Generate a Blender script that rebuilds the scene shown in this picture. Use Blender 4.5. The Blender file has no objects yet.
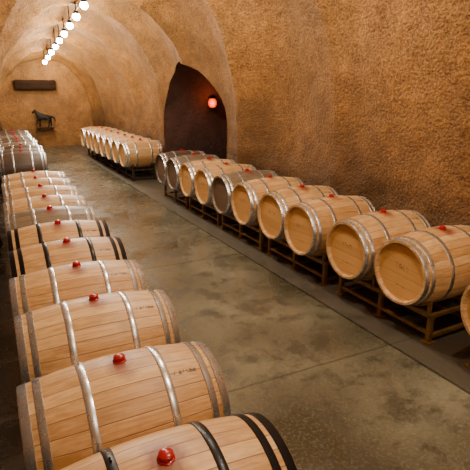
import bpy, bmesh, math, random
from mathutils import Vector, Matrix, noise
random.seed(4)
COL = bpy.context.scene.collection

# ------------------------------------------------------------ node helpers
class NB:
    def __init__(s, name):
        s.m = bpy.data.materials.new(name); s.m.use_nodes = True
        s.t = s.m.node_tree; s.n = s.t.nodes; s.l = s.t.links
        s.b = s.n['Principled BSDF']
    def node(s, ty, **k):
        n = s.n.new(ty)
        for a, v in k.items(): setattr(n, a, v)
        return n
    def put(s, sock, v):
        if v is None: return
        if isinstance(v, bpy.types.NodeSocket): s.l.new(v, sock)
        elif isinstance(v, (tuple, list)) and len(v) == 3 and sock.type == 'RGBA': sock.default_value = (*v, 1)
        else: sock.default_value = v
    def math(s, op, a, b=None, c=None, clamp=False):
        n = s.node('ShaderNodeMath', operation=op, use_clamp=clamp)
        s.put(n.inputs[0], a); s.put(n.inputs[1], b); s.put(n.inputs[2], c)
        return n.outputs[0]
    def mix(s, f, a, b, bt='MIX'):
        n = s.node('ShaderNodeMix', data_type='RGBA', blend_type=bt)
        s.put(n.inputs[0], f); s.put(n.inputs[6], a); s.put(n.inputs[7], b)
        return n.outputs[2]
    def coord(s):
        return s.node('ShaderNodeTexCoord').outputs['Object']
    def mapping(s, v, sc=(1, 1, 1), loc=None):
        n = s.node('ShaderNodeMapping'); s.put(n.inputs[0], v); n.inputs['Scale'].default_value = sc
        if loc is not None: s.put(n.inputs['Location'], loc)
        return n.outputs[0]
    def noise(s, v, scale, detail=4, rough=.55):
        n = s.node('ShaderNodeTexNoise'); s.put(n.inputs['Vector'], v)
        n.inputs['Scale'].default_value = scale; n.inputs['Detail'].default_value = detail
        n.inputs['Roughness'].default_value = rough
        return n.outputs[0]
    def rng(s, v, a, b, c=0., d=1.):
        n = s.node('ShaderNodeMapRange'); s.put(n.inputs[0], v)
        for i, x in enumerate((a, b, c, d)): n.inputs[i + 1].default_value = x
        return n.outputs[0]
    def sep(s, v):
        n = s.node('ShaderNodeSeparateXYZ'); s.put(n.inputs[0], v); return n.outputs
    def bump(s, h, strength=.5, dist=.01, nrm=None):
        n = s.node('ShaderNodeBump'); s.put(n.inputs['Height'], h)
        n.inputs['Strength'].default_value = strength; n.inputs['Distance'].default_value = dist
        if nrm is not None: s.put(n.inputs['Normal'], nrm)
        return n.outputs[0]
    def out(s, col=None, rough=None, metal=None, nrm=None, spec=None):
        s.put(s.b.inputs['Base Color'], col); s.put(s.b.inputs['Roughness'], rough)
        s.put(s.b.inputs['Metallic'], metal)
        if spec is not None: s.b.inputs['Specular IOR Level'].default_value = spec
        if nrm is not None: s.l.new(nrm, s.b.inputs['Normal'])
        return s.m

# ------------------------------------------------------------ materials
def mat_stucco(name, dark, light, lo=.6, hi=2.3, basedark=.88):
    b = NB(name); c = b.coord()
    fine = b.noise(c, 32, 4, .62)
    big = b.noise(c, .7, 4, .6)
    med = b.noise(c, 3.5, 6, .65)
    f = b.math('ADD', b.rng(fine, .36, .64, 0, .62), b.rng(med, .3, .7, -.05, .48), clamp=True)
    col = b.mix(f, dark, light)
    col = b.mix(b.rng(big, .40, .62, 0, .75), col, tuple(x * .30 for x in light))
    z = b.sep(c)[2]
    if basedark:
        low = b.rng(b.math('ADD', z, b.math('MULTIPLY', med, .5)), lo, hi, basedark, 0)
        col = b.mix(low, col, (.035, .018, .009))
    vor = b.node('ShaderNodeTexVoronoi'); b.put(vor.inputs['Vector'], c); vor.inputs['Scale'].default_value = 36
    h = b.math('ADD', b.math('MULTIPLY', fine, 1.0), b.math('MULTIPLY', vor.outputs['Distance'], -.4))
    n1 = b.bump(med, .7, .10)
    n2 = b.bump(h, .85, .026, n1)
    return b.out(col, .7, 0., n2, .35)

def mat_floor():
    b = NB('concrete_floor_mat'); c = b.coord(); x, y, z = b.sep(c)
    big = b.noise(c, .8, 6, .65); med = b.noise(c, 3.2, 8, .7); fine = b.noise(c, 45, 5, .7)
    col = b.mix(b.rng(big, .38, .62), (.050, .044, .024), (.25, .235, .16))
    col = b.mix(b.rng(med, .42, .60, 0, .88), col, (.032, .028, .015))
    col = b.mix(b.rng(fine, .5, .75, 0, .4), col, (.36, .34, .26))
    jy = b.math('ABSOLUTE', b.math('SUBTRACT', b.math('MODULO', b.math('ADD', y, 8.1 - 2.71 + 1.35), 2.7), 1.35))
    jy = b.rng(jy, .004, .012, 1, 0)
    xe = b.math('ADD', x, b.math('MULTIPLY', y, .046))
    jx = b.rng(b.math('ABSOLUTE', b.math('SUBTRACT', xe, 2.93)), .01, .022, 1, 0)
    strip = b.rng(xe, 2.93, 2.95, 0, .8)
    col = b.mix(strip, col, b.mix(med, (.03, .022, .014), (.09, .07, .045)))
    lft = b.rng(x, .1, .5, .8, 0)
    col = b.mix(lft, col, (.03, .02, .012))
    j = b.math('MAXIMUM', b.math('MULTIPLY', jy, .7), jx)
    col = b.mix(b.math('MULTIPLY', j, .8), col, (.02, .017, .012))
    h = b.math('SUBTRACT', b.math('MULTIPLY', med, .3), j)
    n = b.bump(h, .4, .008)
    n = b.bump(fine, .2, .003, n)
    r = b.math('ADD', b.rng(med, .35, .65, .12, .38), b.math('MULTIPLY', strip, .3))
    return b.out(col, r, 0., n, .75)

def mat_stave(name, c1, c2, seam, N=28, marks=True, rough=.42, spec=.45):
    b = NB(name); c = b.coord(); x, y, z = b.sep(c)
    rnd = b.node('ShaderNodeObjectInfo').outputs['Random']
    ang = b.math('ARCTAN2', y, z)
    a = b.math('MULTIPLY', ang, N / (2 * math.pi))
    a = b.math('ADD', a, 100.3)
    idn = b.math('FLOOR', a)
    fr = b.math('FRACT', a)
    wn = b.node('ShaderNodeTexWhiteNoise', noise_dimensions='2D')
    cmb = b.node('ShaderNodeCombineXYZ'); b.put(cmb.inputs[0], idn); b.put(cmb.inputs[1], b.math('MULTIPLY', rnd, 57.))
    b.put(wn.inputs['Vector'], cmb.outputs[0])
    w = wn.outputs['Value']
    cm2 = b.node('ShaderNodeCombineXYZ'); b.put(cm2.inputs[0], b.math('MULTIPLY', w, 9.)); b.put(cm2.inputs[1], b.math('MULTIPLY', rnd, 9.))
    gv = b.mapping(c, (1.6, 30, 30), cm2.outputs[0])
    grain = b.noise(gv, 2.4, 6, .65)
    blot = b.noise(b.mapping(c, (1, 1, 1), cm2.outputs[0]), 5, 4, .6)
    f = b.math('ADD', b.math('MULTIPLY', w, .7), b.rng(grain, .36, .64, 0, .6), clamp=True)
    col = b.mix(f, c1, c2)
    col = b.mix(b.rng(blot, .5, .75, 0, .35), col, seam)
    col = b.mix(b.rng(rnd, 0, 1, 0, .25), col, tuple(k * .6 for k in c2))
    edge = b.math('ABSOLUTE', b.math('SUBTRACT', fr, .5))
    s = b.rng(edge, .462, .492, 0, 1)
    col = b.mix(b.math('MULTIPLY', s, .8), col, seam)
    if marks:
        zz = b.math('SUBTRACT', z, .335)
        d = b.math('SQRT', b.math('ADD', b.math('ADD', b.math('MULTIPLY', x, x), b.math('MULTIPLY', b.math('MULTIPLY', y, y), .3)), b.math('MULTIPLY', zz, zz)))
        d = b.math('ADD', d, b.math('MULTIPLY', b.math('SUBTRACT', blot, .5), .14))
        col = b.mix(b.rng(d, .04, .09, .8, 0), col, (.20, .035, .03))
        let = b.math('GREATER_THAN', b.noise(b.mapping(c, (75, 40, 40)), 1.0, 2), .5)
        box_ = b.math('MULTIPLY', b.math('LESS_THAN', b.math('ABSOLUTE', b.math('SUBTRACT', x, .285)), .06),
                      b.math('LESS_THAN', b.math('ABSOLUTE', b.math('ADD', ang, .52)), .035))
        col = b.mix(b.math('MULTIPLY', b.math('MULTIPLY', box_, let), .75), col, (.03, .02, .015))
    n = b.bump(b.math('SUBTRACT', b.math('MULTIPLY', grain, .3), s), .55, .004)
    return b.out(col, rough, 0., n, spec)

def mat_head(name, c1, c2, seam, mark=(.09, .05, .03)):
    b = NB(name); c = b.coord(); x, y, z = b.sep(c)
    rnd = b.node('ShaderNodeObjectInfo').outputs['Random']
    a = b.math('ADD', b.math('MULTIPLY', z, 11.), 50.4)
    idn = b.math('FLOOR', a); fr = b.math('FRACT', a)
    wn = b.node('ShaderNodeTexWhiteNoise', noise_dimensions='2D')
    cmb = b.node('ShaderNodeCombineXYZ'); b.put(cmb.inputs[0], idn); b.put(cmb.inputs[1], b.math('MULTIPLY', rnd, 31.))
    b.put(wn.inputs['Vector'], cmb.outputs[0]); w = wn.outputs['Value']
    grain = b.noise(b.mapping(c, (5, 2, 30)), 2.5, 5, .6)
    col = b.mix(b.math('ADD', b.math('MULTIPLY', w, .45), b.rng(grain, .3, .7, 0, .5), clamp=True), c1, c2)
    s = b.rng(b.math('ABSOLUTE', b.math('SUBTRACT', fr, .5)), .475, .497, 0, 1)
    col = b.mix(b.math('MULTIPLY', s, .6), col, seam)
    cm = b.node('ShaderNodeCombineXYZ'); b.put(cm.inputs[1], b.math('MULTIPLY', rnd, 40.))
    let = b.math('GREATER_THAN', b.noise(b.mapping(c, (0, 60, 40), cm.outputs[0]), 1.0, 2), .52)
    ay = b.math('ABSOLUTE', y)
    l1 = b.math('MULTIPLY', b.math('LESS_THAN', b.math('ABSOLUTE', b.math('SUBTRACT', z, .05)), .022), b.math('LESS_THAN', ay, .07))
    l2 = b.math('MULTIPLY', b.math('LESS_THAN', b.math('ABSOLUTE', b.math('ADD', z, .13)), .008), b.math('LESS_THAN', ay, .06))
    m = b.math('MULTIPLY', b.math('MAXIMUM', l1, l2), let)
    col = b.mix(b.math('MULTIPLY', m, .6), col, mark)
    n = b.bump(b.math('SUBTRACT', b.math('MULTIPLY', grain, .2), s), .4, .004)
    return b.out(col, .5, 0., n, .3)

def mat_metal(name, col, rough, metal=1., var=.5):
    b = NB(name); c = b.coord()
    n1 = b.noise(c, 14, 5, .65)
    cc = b.mix(b.rng(n1, .35, .7, 0, var), col, tuple(k * .45 for k in col))
    return b.out(cc, b.rng(n1, .3, .7, rough - .08, rough + .12), metal, b.bump(n1, .15, .003))

def mat_plain(name, col, rough=.5, spec=.5):
    b = NB(name); n1 = b.noise(b.coord(), 20, 3)
    return b.out(b.mix(b.rng(n1, .3, .7, 0, .35), col, tuple(k * .6 for k in col)), rough, 0., None, spec)

def mat_emit(name, col, st):
    b = NB(name); b.put(b.b.inputs['Base Color'], col)
    b.put(b.b.inputs['Emission Color'], col); b.b.inputs['Emission Strength'].default_value = st
    return b.m

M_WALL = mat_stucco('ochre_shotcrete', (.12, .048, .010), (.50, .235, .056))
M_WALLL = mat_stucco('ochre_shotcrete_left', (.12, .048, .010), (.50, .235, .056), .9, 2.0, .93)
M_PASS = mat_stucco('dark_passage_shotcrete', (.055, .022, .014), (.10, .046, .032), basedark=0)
M_BACK = mat_stucco('ochre_shotcrete_end', (.15, .062, .014), (.48, .225, .06), basedark=0)
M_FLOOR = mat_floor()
OAK = mat_stave('oak_staves', (.84, .55, .255), (.50, .26, .085), (.14, .055, .02))
OAKH = mat_head('oak_head', (.76, .43, .15), (.52, .265, .075), (.17, .07, .025))
GREY = mat_stave('weathered_staves', (.30, .22, .14), (.16, .115, .07), (.05, .03, .02))
GREYH = mat_head('weathered_head', (.20, .125, .075), (.10, .065, .042), (.03, .02, .015))
DARKB = mat_stave('dark_aged_staves', (.13, .08, .05), (.065, .042, .028), (.02, .012, .008))
GALV = mat_metal('galvanised_hoop', (.66, .69, .73), .27, .9, .5)
BLACK = mat_metal('black_hoop', (.015, .015, .018), .35, .6)
RED = mat_plain('red_silicone_bung', (.40, .005, .007), .25)
RACKY = mat_metal('rack_ochre_paint', (.30, .165, .042), .5, .3, .85)
RACKD = mat_metal('rack_dark_paint', (.04, .028, .016), .55, .4)
IRON = mat_metal('dark_iron', (.016, .013, .011), .6, .6)
BEAM = mat_stave('old_beam_wood', (.045, .022, .012), (.02, .011, .006), (.006, .004, .003), 9, False, .95, .05)

# ------------------------------------------------------------ mesh helpers
def mkobj(name, me, mats=(), loc=(0, 0, 0), rot=(0, 0, 0), parent=None):
    o = bpy.data.objects.new(name, me); COL.objects.link(o)
    for m in mats:
        if m.name not in [k.name for k in me.materials if k]: me.materials.append(m)
    o.location = loc; o.rotation_euler = rot
    if parent: o.parent = parent
    return o

def finish(bm, name, smooth=True, angle=40):
    me = bpy.data.meshes.new(name)
    bmesh.ops.recalc_face_normals(bm, faces=bm.faces)
    for f in bm.faces: f.smooth = smooth
    if smooth:
        for e in bm.edges:
            if len(e.link_faces) == 2 and e.calc_face_angle(0) > math.radians(angle): e.smooth = False
    bm.to_mesh(me); bm.free(); return me

def lathe(bm, prof, seg, axis='X', mi=0, center=(0, 0, 0), closed=False):
    rings = []
    cx, cy, cz = center
    for (t, r) in prof:
        if r < 1e-6:
            p = (cx + t, cy, cz) if axis == 'X' else (cx, cy, cz + t)
            rings.append([bm.verts.new(p)] * seg); continue
        ring = []
        for i in range(seg):
            a = 2 * math.pi * i / seg
            if axis == 'X': p = (cx + t, cy + r * math.sin(a), cz + r * math.cos(a))
            else: p = (cx + r * math.cos(a), cy + r * math.sin(a), cz + t)
            ring.append(bm.verts.new(p))
        rings.append(ring)
    n = len(rings)
    for k in range(n if closed else n - 1):
        A, B = rings[k], rings[(k + 1) % n]
        for i in range(seg):
            j = (i + 1) % seg
            vs = []
            for v in (A[i], A[j], B[j], B[i]):
                if v not in vs: vs.append(v)
            if len(vs) >= 3:
                f = bm.faces.new(vs); f.material_index = mi

def box(bm, c, d, mi=0, rot=None, bev=0):
    r = bmesh.ops.create_cube(bm, size=1)
    vs = r['verts']
    for v in vs:
        p = Vector((v.co.x * d[0], v.co.y * d[1], v.co.z * d[2]))
        if rot: p = rot @ p
        v.co = p + Vector(c)
    fs = set(f for v in vs for f in v.link_faces)
    for f in fs: f.material_index = mi
    if bev:
        es = list(set(e for v in vs for e in v.link_edges))
        bmesh.ops.bevel(bm, geom=es, offset=bev, segments=2, affect='EDGES')

def tube(bm, p0, p1, r, mi=0, seg=10):
    p0, p1 = Vector(p0), Vector(p1); d = p1 - p0
    q = d.to_track_quat('Z', 'Y').to_matrix()
    A = []; B = []
    for i in range(seg):
        a = 2 * math.pi * i / seg
        o = q @ Vector((r * math.cos(a), r * math.sin(a), 0))
        A.append(bm.verts.new(p0 + o)); B.append(bm.verts.new(p1 + o))
    for i in range(seg):
        j = (i + 1) % seg
        bm.faces.new((A[i], A[j], B[j], B[i])).material_index = mi
    bm.faces.new(A[::-1]).material_index = mi; bm.faces.new(B).material_index = mi

# ------------------------------------------------------------ barrel
RB, RH, HL = .335, .286, .475
def rad(t): return RB - (RB - RH) * abs(t / HL) ** 1.9
def barrel_mesh(name, stave, head, hoop):
    bm = bmesh.new(); S = 84
    prof = [(-HL + .035, 0), (-HL + .035, RH - .03), (-HL + .004, RH - .024), (-HL, RH - .02), (-HL, RH - .004)]
    prof += [(-HL + 2 * HL * k / 28, rad(-HL + 2 * HL * k / 28)) for k in range(29)]
    prof += [(HL, RH - .004), (HL, RH - .02), (HL - .004, RH - .024), (HL - .035, RH - .03), (HL - .035, 0)]
    lathe(bm, prof, S, 'X', 0)
    bm.faces.ensure_lookup_table()
    for f in bm.faces:
        c = f.calc_center_median()
        if abs(abs(c.x) - (HL - .035)) < .002 and c.yz.length < RH - .031: f.material_index = 1
    for (a, w) in ((.452, .042), (.388, .036), (.185, .038)):
        for s in (-1, 1):
            c = a * s
            x0, x1 = c - w / 2, c + w / 2
            e = .0045
            pr = [(x0, rad(x0) - .002), (x0, rad(x0) + e * .6), (x0 + .003, rad(x0) + e), (x1 - .003, rad(x1) + e), (x1, rad(x1) + e * .6), (x1, rad(x1) - .002)]
            lathe(bm, pr, S, 'X', 2)
            ang = .9 + a * 2 + s
            for da in (-.03, .03):
                r = rad(c) + .006
                p = Vector((c, r * math.sin(ang + da), r * math.cos(ang + da)))
                rr = bmesh.ops.create_icosphere(bm, subdivisions=1, radius=.006)
                for v in rr['verts']:
                    v.co += p
                for f in set(f for v in rr['verts'] for f in v.link_faces): f.material_index = 2
    z = RB - .004
    lathe(bm, [(0, .034), (.006, .034), (.009, .030), (.010, .026), (.020, .029), (.028, .028), (.034, .020), (.036, 0)], 24, 'Z', 3, (0, 0, z))
    me = finish(bm, name)
    for m in (stave, head, hoop, RED): me.materials.append(m)
    return me
B_STD = barrel_mesh('barrel_galv', OAK, OAKH, GALV)
B_BLK = barrel_mesh('barrel_black_hoops', OAK, OAKH, BLACK)
B_GREY = barrel_mesh('barrel_grey', GREY, GREYH, GALV)
B_DARK = barrel_mesh('barrel_dark', DARKB, GREYH, GALV)

# ------------------------------------------------------------ rack (2 barrels)
def rack_mesh(name, sp, zc, mat):
    bm = bmesh.new()
    L = sp + .56
    xr = .27
    rr = rad(xr) + .003
    zr = zc - rr - .035
    for s in (-1, 1):
        x = s * xr
        box(bm, (x, 0, zr), (.045, L, .045), bev=.004)
        for k in (-1, 1):
            yc = k * sp / 2
            n = 12; prev = None
            for i in range(n + 1):
                a = math.radians(-46 + 92 * i / n)
                ins = []
                for (rx, q) in ((x - .022, rr), (x + .022, rr), (x + .022, rr + .012), (x - .022, rr + .012)):
                    ins.append(bm.verts.new((rx, yc + q * math.sin(a), zc - q * math.cos(a))))
                if prev:
                    for u in range(4):
                        bm.faces.new((prev[u], prev[(u + 1) % 4], ins[(u + 1) % 4], ins[u]))
                else: bm.faces.new(ins)
                prev = ins
            bm.faces.new(prev[::-1])
            for a in (-42, 42):
                yy = yc + (rr + .01) * math.sin(math.radians(a)); zz = zc - (rr + .01) * math.cos(math.radians(a))
                box(bm, (x, yy, (zr + zz) / 2), (.03, .03, zz - zr), bev=.003)
        for yy in (-L / 2 + .03, 0, L / 2 - .03):
            box(bm, (x, yy, zr / 2 ), (.045, .045, zr), bev=.004)
            box(bm, (x, yy, .006), (.09, .09, .012))
    for yy in (-L / 2 + .03, 0, L / 2 - .03):
        box(bm, (0, yy, .055), (2 * xr, .035, .035), bev=.003)
        box(bm, (0, yy, zr), (2 * xr, .035, .035), bev=.003)
    for s in (-1, 1):
        if zr > .2: box(bm, (s * xr, 0, .085), (.03, L - .05, .03), bev=.003)
    me = finish(bm, name, False); me.materials.append(mat)
    return me

rack_cache = {}
def place_row(ys, xfun, zc, kinds, mat, slope, jitter=.02):
    rz = math.atan(slope)
    for i, y in enumerate(ys):
        x = xfun(y) + random.uniform(-jitter, jitter)
        mkobj('wine_barrel', kinds[i], (), (x, y, zc), (random.uniform(-.10, .10), 0, rz + random.uniform(-.012, .012)))
    i = 0
    while i < len(ys):
        if i + 1 < len(ys):
            sp = round(ys[i + 1] - ys[i], 2); ym = (ys[i] + ys[i + 1]) / 2
        else: ym = ys[i] + sp / 2
        key = (sp, zc, mat.name)
        if key not in rack_cache: rack_cache[key] = rack_mesh('rack', sp, zc, mat)
        mkobj('barrel_rack', rack_cache[key], (), (xfun(ym), ym, 0), (0, 0, rz))
        i += 2

G, K, S, D = B_GREY, B_BLK, B_STD, B_DARK
ysR = [1.24, 1.92, 2.86, 3.53, 4.32, 4.99, 5.72, 6.39, 7.07, 7.74, 8.42, 9.09]
xR = lambda y: 3.04 - .043 * y + .475
place_row(ysR, xR, .61, [S, S, S, S, S, S, S, G, S, S, G, D], RACKY, .045)
ysF = [11.5 + .675 * i for i in range(8)]
place_row(ysF, lambda y: 2.92 - .043 * y + .475, .61, [S] * 8, RACKD, .045)
ysL = [.72, 1.40, 2.08, 2.87, 3.55, 4.23, 4.90, 5.58, 6.25, 6.93, 7.60, 8.28]
place_row(ysL, lambda y: .373 - .012 * max(0, y - 2.5), .52, [S, K, S, S, S, K, K, G, S, S, S, S], RACKD, .012, .012)
ysD = [11.1 + .69 * i for i in range(10)]
place_row(ysD, lambda y: .372 - .013 * y + .03, .52, [D, D, D, G, D, D, G, D, D, D], RACKD, .013, .03)

# ------------------------------------------------------------ cave
Z0 = 1.2; Y0, Y1 = -3.0, 19.65
def cen(y): return 1.80 - .016 * y
def hwf(y): return 2.36 - .029 * y
def apex(y): return 4.90 - .077 * y
P = 2.05
def off(y, q):
    f = min(1, max(0, (y - 3.5) / 4)); f = f * f * (3 - 2 * f)
    ph = math.pi * (y - 7.3) / P + .5 * noise.noise(Vector((y * .3, q * .8, 9)))
    # sprayed ribs: wide bays with tighter inward ridges
    o = (.04 + .25 * f) * (abs(math.sin(ph)) ** .7 - .75)
    o += .10 * noise.noise(Vector((y * .35, q * .6, 3.1))) + .08 * noise.noise(Vector((y * 1.2, q * 1.6, 7.7))) + .03 * noise.noise(Vector((y * 3, q * 5, 2.7)))
    return o
def pos(y, q):
    qq = max(-1.2, min(math.pi + 1.2, q))
    o = off(y, qq); a = apex(y) - Z0
    if q < 0: return Vector((cen(y) + hwf(y) + o, y, Z0 + q))
    if q > math.pi: return Vector((cen(y) - hwf(y) - o, y, Z0 - (q - math.pi)))
    return Vector((cen(y) + (hwf(y) + o) * math.cos(q), y, Z0 + (a + o) * math.sin(q)))
def xwall(y, z, q):
    o = off(y, q)
    if z <= Z0: return cen(y) + hwf(y) + o
    s = min(.999, (z - Z0) / (apex(y) - Z0 + o))
    return cen(y) + (hwf(y) + o) * math.sqrt(1 - s * s)
TH = .75
def lin(a, b, n): return [a + (b - a) * i / n for i in range(n + 1)]
ysg = lin(Y0, Y1, 300)
DY, DW, DZS, DH = 9.84, 1.43, 1.35, 1.32
def gfun(y, z):
    if z < DZS: return abs(y - DY) / DW
    return math.hypot((y - DY) / DW, (z - DZS) / DH)
def shell(name, qs, mat, door=False):
    bm = bmesh.new(); g = []
    for y in ysg:
        g.append([bm.verts.new(pos(y, q)) for q in qs])
    for i in range(len(ysg) - 1):
        for j in range(len(qs) - 1):
            vs = (g[i][j], g[i + 1][j], g[i + 1][j + 1], g[i][j + 1])
            if door and sum(gfun(v.co.y, v.co.z) < 1 for v in vs) >= 3: continue
            bm.faces.new(vs)
    loop = []
    if door:
        for i in range(len(ysg)):
            for j in range(len(qs)):
                v = g[i][j]
                if not v.link_faces: continue
                full = len(v.link_faces)
                exp = 4 if (0 < i < len(ysg) - 1 and 0 < j < len(qs) - 1) else (2 if j == 0 else 9)
                if exp == 9 or full >= exp: continue
                y, z = v.co.y, v.co.z; gv = gfun(y, z)
                if z < DZS: y = DY + (DW if y > DY else -DW)
                else: y = DY + (y - DY) / gv; z = DZS + (z - DZS) / gv
                loop.append((v, y, z, qs[j]))
        for v, y, z, q in loop: v.co = Vector((xwall(y, z, q), y, z))
        for v in [v for v in bm.verts if not v.link_faces]: bm.verts.remove(v)
    pts = [v.co.copy() for v, *_ in loop]
    me = finish(bm, name, True, 80)
    o = mkobj(name, me, (mat,))
    return o, pts
qr = lin(-Z0, 0, 22)[:-1] + lin(0, TH, 28)
_, lp = shell('wall_right', qr, M_WALL, True)
shell('ceiling', lin(TH, math.pi - TH, 56), M_WALL)
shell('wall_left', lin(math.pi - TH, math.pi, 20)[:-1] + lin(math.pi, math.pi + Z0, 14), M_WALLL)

def key(p):
    if p.z < DZS: return (p.z - DZS) if p.y > DY else math.pi - (p.z - DZS)
    return math.atan2((p.z - DZS) / DH, (p.y - DY) / DW)
lp.sort(key=key)
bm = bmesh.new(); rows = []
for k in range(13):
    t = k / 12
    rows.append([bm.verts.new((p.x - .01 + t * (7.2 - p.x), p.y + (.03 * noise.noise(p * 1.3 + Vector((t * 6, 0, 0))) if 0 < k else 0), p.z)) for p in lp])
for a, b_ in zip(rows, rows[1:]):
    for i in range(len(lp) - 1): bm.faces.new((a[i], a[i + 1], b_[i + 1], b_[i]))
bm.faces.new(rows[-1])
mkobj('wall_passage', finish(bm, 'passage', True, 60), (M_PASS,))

def endwall(name, y, mat):
    bm = bmesh.new()
    nx, nz = 50, 40; gg = []
    for i in range(nx + 1):
        r = []
        for j in range(nz + 1):
            x = -1.3 + 6.4 * i / nx; z = 0 + 5.6 * j / nz
            r.append(bm.verts.new((x, y + .06 * noise.noise(Vector((x * .8, z * .8, 1))), z)))
        gg.append(r)
    for i in range(nx):
        for j in range(nz): bm.faces.new((gg[i][j], gg[i + 1][j], gg[i + 1][j + 1], gg[i][j + 1]))
    mkobj(name, finish(bm, name), (mat,))
endwall('wall_back', Y1 - .04, M_BACK)
endwall('wall_front', Y0 + .04, M_WALL)

bm = bmesh.new()
box(bm, (3.0, 8.4, -.1), (9.6, 23.6, .2))
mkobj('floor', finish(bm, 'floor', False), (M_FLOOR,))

# ------------------------------------------------------------ ceiling light run
W = (1.0, .86, .65)
BULB = mat_emit('lamp_bulb', (1.0, .96, .88), 160)
bm = bmesh.new()
lys = [-1.4, 1.3, 4.0, 6.8, 9.3, 10.2, 11.2, 12.2, 13.2, 14.2, 15.2, 16.3, 17.4, 18.6]
def lx(y): return cen(y) + .02
def lz(y): return apex(y) - .40
for a, b_ in zip(lys, lys[1:]):
    tube(bm, (lx(a), a, lz(a) + .06), (lx(b_), b_, lz(b_) + .06), .014)
for y in lys:
    x, z = lx(y), lz(y)
    tube(bm, (x, y, z + .06), (x, y, z + .55), .012)
    lathe(bm, [(.07, .0), (.07, .03), (.05, .045), (.0, .06), (.0, .055), (.04, .04), (.04, 0)], 20, 'Z', 0, (x, y, z))
    rr = bmesh.ops.create_uvsphere(bm, u_segments=16, v_segments=10, radius=.075)
    for v in rr['verts']: v.co += Vector((x, y, z - .05))
    for f in set(f for v in rr['verts'] for f in v.link_faces): f.material_index = 1
mkobj('ceiling_light_string', finish(bm, 'lights'), (IRON, BULB))
for i, y in enumerate(lys):
    L = bpy.data.lights.new('lamp', 'POINT'); L.energy = 190 if y < 9 else 66; L.color = W; L.shadow_soft_size = .05
    o = bpy.data.objects.new('ceiling_lamp_light', L); COL.objects.link(o)
    o.location = (lx(y), y, lz(y) - .19)

# red wall lantern in passage
bm = bmesh.new()
px, py, pz = 4.66, 11.06, 1.80
tube(bm, (0, .2, 0), (0, .0, 0), .02)
lathe(bm, [(-.13, 0), (-.13, .05), (-.10, .075), (-.10, .08), (-.12, .085), (-.12, 0)], 20, 'Z', 0)
lathe(bm, [(-.10, 0), (-.10, .07), (-.04, .105), (.04, .105), (.10, .07), (.12, 0)], 24, 'Z', 1)
lathe(bm, [(.12, 0), (.12, .05), (.10, .08), (.115, .082), (.15, .03), (.17, 0)], 20, 'Z', 0)
mkobj('red_wall_lantern', finish(bm, 'lantern'), (IRON, mat_emit('red_glass', (1.0, .07, .0), 1.1)), (px, py, pz))
L = bpy.data.lights.new('red', 'POINT'); L.energy = 9; L.color = (1, .25, .1); L.shadow_soft_size = .1
o = bpy.data.objects.new('red_lantern_light', L); COL.objects.link(o); o.location = (px - .1, py - .25, pz)

# ------------------------------------------------------------ back wall beam + horse sculpture
bm = bmesh.new()
box(bm, (0, 0, 0), (1.42, .16, .34), bev=.03)
bmesh.ops.subdivide_edges(bm, edges=[e for e in bm.edges if e.calc_length() > .5], cuts=12)
for v in bm.verts: v.co += .02 * Vector((0, noise.noise(v.co * 5), noise.noise(v.co * 4 + Vector((3, 3, 3)))))
mkobj('wooden_beam', finish(bm, 'beam'), (BEAM,), (1.18, Y1 - .15, 2.26))

root = bpy.data.objects.new('horse_sculpture', None); COL.objects.link(root)
root.location = (1.36, Y1 - .30, .74); root.scale = (.9, .9, .9)
def skin(name, verts, edges, mat, sub=1):
    me = bpy.data.meshes.new(name); me.from_pydata([v[:3] for v in verts], edges, []); me.update()
    o = mkobj(name, me, (mat,), parent=root)
    m = o.modifiers.new('skin', 'SKIN'); m.use_smooth_shade = True
    for i, v in enumerate(verts):
        r = v[3]; me.skin_vertices[0].data[i].radius = (r, r * (v[4] if len(v) > 4 else 1))
    me.skin_vertices[0].data[0].use_root = True
    s = o.modifiers.new('sub', 'SUBSURF'); s.levels = sub; s.render_levels = sub
V = [(.16, 0, .42, .12), (0, 0, .42, .11), (-.17, 0, .45, .12), (-.27, 0, .56, .08), (-.33, 0, .66, .06), (-.40, 0, .64, .045), (-.48, 0, .57, .028),
     (.24, 0, .40, .07), (.30, 0, .44, .035), (.38, 0, .36, .035), (.41, 0, .22, .012),
     (-.20, .06, .34, .045), (-.19, .06, .2, .028), (-.19, .06, .02, .028),
     (-.24, -.06, .34, .045), (-.33, -.06, .27, .028), (-.30, -.06, .14, .022),
     (.22, .06, .30, .06), (.25, .06, .19, .03), (.22, .06, .02, .028),
     (.18, -.06, .30, .06), (.16, -.06, .19, .03), (.11, -.06, .02, .028),
     (-.35, .02, .74, .012), ]
E = [(0, 1), (1, 2), (2, 3), (3, 4), (4, 5), (5, 6), (0, 7), (7, 8), (8, 9), (9, 10), (2, 11), (11, 12), (12, 13), (2, 14), (14, 15), (15, 16), (0, 17), (17, 18), (18, 19), (0, 20), (20, 21), (21, 22), (4, 23)]
skin('horse_body', V, E, IRON)
bm = bmesh.new(); box(bm, (0, .02, -.03), (.7, .30, .04), bev=.01)
for s in (-.25, .25):
    box(bm, (s, .1, -.09), (.03, .1, .09), bev=.008)
mkobj('ledge', finish(bm, 'ledge', False), (IRON,), parent=root)

# ------------------------------------------------------------ world + camera
w = bpy.data.worlds.new('World'); bpy.context.scene.world = w; w.use_nodes = True
w.node_tree.nodes['Background'].inputs[0].default_value = (.9, .75, .6, 1)
w.node_tree.nodes['Background'].inputs[1].default_value = .02
cam = bpy.data.cameras.new('Camera'); co = bpy.data.objects.new('Camera', cam); COL.objects.link(co)
cam.sensor_width = 36; cam.lens = 36; cam.clip_start = .05
R = Vector((.9026, -.4305, 0)).normalized(); F = Vector((.4109, .8614, -.2985)).normalized(); U = R.cross(F).normalized()
R = F.cross(U).normalized()
co.matrix_world = Matrix(((R.x, U.x, -F.x, 0), (R.y, U.y, -F.y, 0), (R.z, U.z, -F.z, 2.15), (0, 0, 0, 1)))
bpy.context.scene.camera = co
